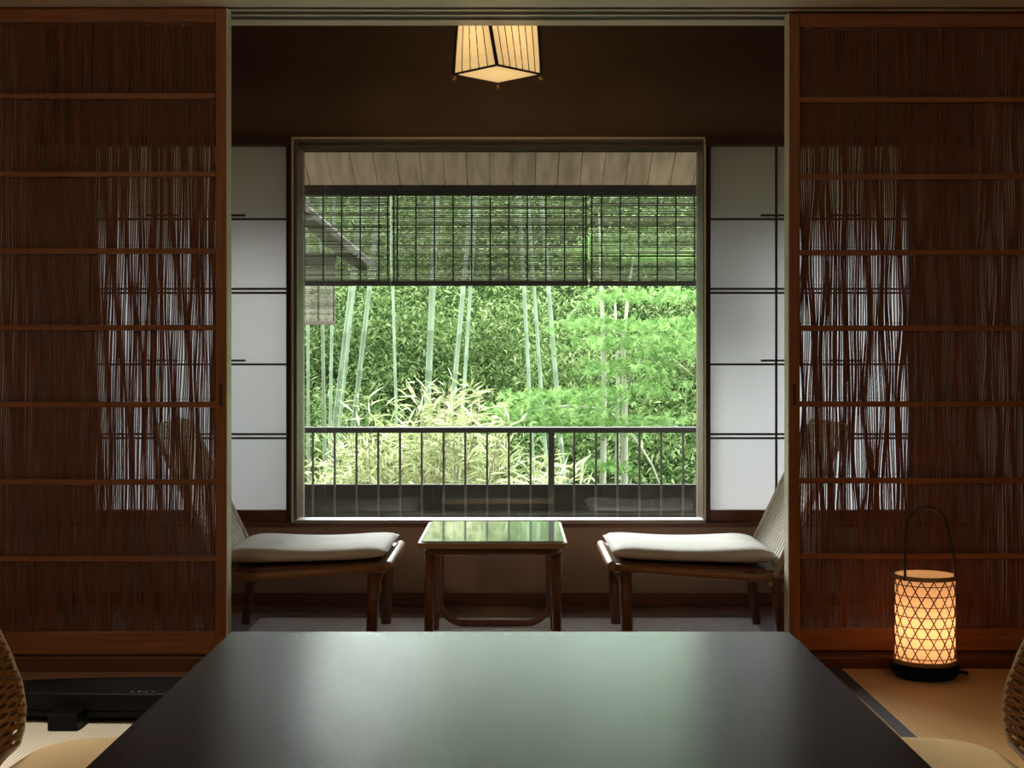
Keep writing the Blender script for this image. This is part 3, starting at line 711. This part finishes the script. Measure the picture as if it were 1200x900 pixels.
# ------------------------------------------------------------------ rattan armless chairs in the foreground
def rattan_chair(loc, rz, label):
    t = thing('rattan_chair', loc, label, 'chair', 'low rattan chairs at the black table', rz)
    # local: back plane at x=-0.26, faces +x ; seat top 0.30
    def seat_poly(k): 
        out = []
        for i in range(48):
            a = 2*PI*i/48; c, s = math.cos(a), math.sin(a)
            x = 0.25*k*math.copysign(abs(c)**0.36, c); y = 0.375*k*math.copysign(abs(s)**0.36, s)
            y *= 1-0.05*max(0, -x/0.25)
            out.append((x, y))
        return out
    cu = MB(); prof = [(0.90, 0.246), (0.97, 0.252), (1.0, 0.268), (0.985, 0.284), (0.93, 0.295), (0.80, 0.301), (0.5, 0.304), (0.02, 0.305)]
    n = 48; o = 0
    for k, z in prof: cu.v += [(x, y, z) for x, y in seat_poly(k)]
    for i in range(len(prof)-1):
        for k in range(n): cu.f.append((i*n+k, i*n+(k+1) % n, (i+1)*n+(k+1) % n, (i+1)*n+k))
    cu.f.append(tuple(reversed(range(n)))); cu.f.append(tuple((len(prof)-1)*n+k for k in range(n)))
    cu.build('seat_cushion', M['tan'], t, smooth=True)
    MB().prism(seat_poly(0.95), 0.215, 0.246).build('seat_frame', M['chair_wood'], t, bevel=0.004)
    for lx in (-0.17, 0.18):
        for ly in (-0.2, 0.2): MB().tube([(lx*1.1, ly*1.08, 0), (lx, ly, 0.22)], [0.015, 0.02], 10).build('leg', M['chair_wood'], t, smooth=True)
    hw_ = [(0.235, 0.05), (0.28, 0.11), (0.299, 0.17), (0.305, 0.256), (0.323, 0.284), (0.355, 0.305), (0.398, 0.30), (0.458, 0.265), (0.505, 0.232), (0.56, 0.185), (0.61, 0.13), (0.645, 0.075), (0.66, 0.02)]
    def half(z):
        for (a, p), (b_, q) in zip(hw_, hw_[1:]):
            if a <= z <= b_: return p+(q-p)*(z-a)/(b_-a)
        return 0.02
    def back(y, z): return -0.256-0.11*max(0, z-0.3)-0.35*(max(0,z-0.4))**2+0.22*(0-0)*y
    edge = [(back(q, z), q, z) for z, q in hw_]+[(back(q, z), -q, z) for z, q in reversed(hw_)]
    MB().tube(edge, 0.0055, 8, closed=True).build('piping', M['piping'], t, smooth=True)
    wv = MB(); z = 0.30; row = 0
    while z < 0.65:
        h_ = half(z)-0.004; n = max(8, int(h_/0.008)); pts = []
        for i in range(n+1):
            y = -h_+2*h_*i/n; pts.append((back(y, z)+0.003*math.sin(y/0.045*PI+(row % 2)*PI), y, z))
        wv.tube(pts, 0.0032, 6, up=(0, 0, 1)); z += 0.0078; row += 1
    wv.build('back_weave', M['wicker'], t)
    for i in range(13):
        y = -0.27+0.045*i; zs = [z for z in (0.24+0.005*k for k in range(84)) if half(z) > abs(y)+0.003]
        if len(zs) > 2: MB().tube([(back(y, zs[0]), y, zs[0]), (back(y, (zs[0]+zs[-1])/2), y, (zs[0]+zs[-1])/2), (back(y, zs[-1]), y, zs[-1])], 0.0032, 6).build('rib', M['wicker'], t)
    bk = MB(); vs = []; fs = []; n = 20
    for k in range(n+1):
        z = 0.25+0.39*k/n
        for j in range(9): y = half(z)*0.97*(j/4-1); vs.append((back(y, z)-0.012, y, z))
    for k in range(n):
        for j in range(8): fs.append((k*9+j, k*9+j+1, (k+1)*9+j+1, (k+1)*9+j))
    o = bk.add(vs, fs).build('back_lining', M['chair_wood'], t); so = o.modifiers.new('solid', 'SOLIDIFY'); so.thickness = 0.004; so.offset = 0
    return t
rattan_chair((-0.60, 2.20, 0.0), 0, 'rattan chair with tan seat left of the black table')
rattan_chair((0.605, 2.20, 0.0), PI, 'rattan chair with tan seat right of the black table, in front of the lantern')

# ------------------------------------------------------------------ lantern
LNX, LNY = PX(1083, 4.36), 4.352
t = thing('floor_lantern', (LNX, LNY, 0.0125), 'glowing cylindrical paper lantern with woven lattice on the tatami', 'lantern')
R = 0.092; zb, ztp = 0.05, 0.312
MB().lathe([(0.0, 0.0), (0.088, 0.0), (0.098, 0.012), (0.104, 0.02), (0.104, 0.036), (0.098, 0.044), (0.0, 0.044)]).build('base', M['black'], t, smooth=False)
smooth_by_angle(t.children[0])
MB().lathe([(R-0.003, zb-0.006), (R-0.003, ztp)], n=64, cap=False).build('lamp_shade', M['lantern_paper'], t, smooth=True)
lt = MB(); N = 16; pitch = 2*PI*R/N; rowh = pitch*math.tan(PI/3)/2; Hh = ztp-zb
for s in (-1, 1):
    for k in range(N):
        pts = []
        for j in range(25):
            z = Hh*j/24; a = 2*PI*k/N+s*(z/math.tan(PI/3))/R; pts.append(((R+0.0005*s)*math.cos(a), (R+0.0005*s)*math.sin(a), zb+z))
        lt.tube(pts, 0.0019, 4)
z = zb+rowh*0.5
while z < ztp-0.004:
    lt.tube([(R*math.cos(2*PI*k/48), R*math.sin(2*PI*k/48), z) for k in range(48)], 0.0018, 4, closed=True); z += rowh
lt.build('lattice', M['lattice'], t)
for z, h_ in ((ztp-0.012, 0.013), (zb-0.006, 0.012)):
    MB().lathe([(R-0.002, z), (R+0.004, z), (R+0.004, z+h_), (R-0.002, z+h_), (R-0.002, z)], n=48, cap=False).build('rim', M['rim'], t)
hd = []
for k in range(17):
    a = PI*k/16; hd.append((0.061*math.cos(a)*1.0, -0.0, 0.46+0.058*math.sin(a)))
hd = [(0.076, -0.055, ztp-0.012), (0.074, -0.05, 0.37), (0.066, -0.02, 0.44)]+[(p[0], -0.02, p[2]) for p in hd]+[(-0.066, -0.02, 0.44), (-0.074, -0.05, 0.37), (-0.076, -0.055, ztp-0.012)]
MB().tube(hd, 0.0042, 8).build('handle', M['iron'], t, smooth=True)
MB().tube([(0.098, -0.035, 0.02), (0.118, -0.045, 0.018)], 0.006, 8).build('switch', M['black'], t)
ll = bpy.data.lights.new('lantern_bulb', 'POINT'); ll.energy = 0.68; ll.color = (1, 0.56, 0.27); ll.shadow_soft_size = 0.03
lo = bpy.data.objects.new('lantern_bulb', ll); COL.objects.link(lo); lo.location = (0, 0, 0.15); lo.parent = t
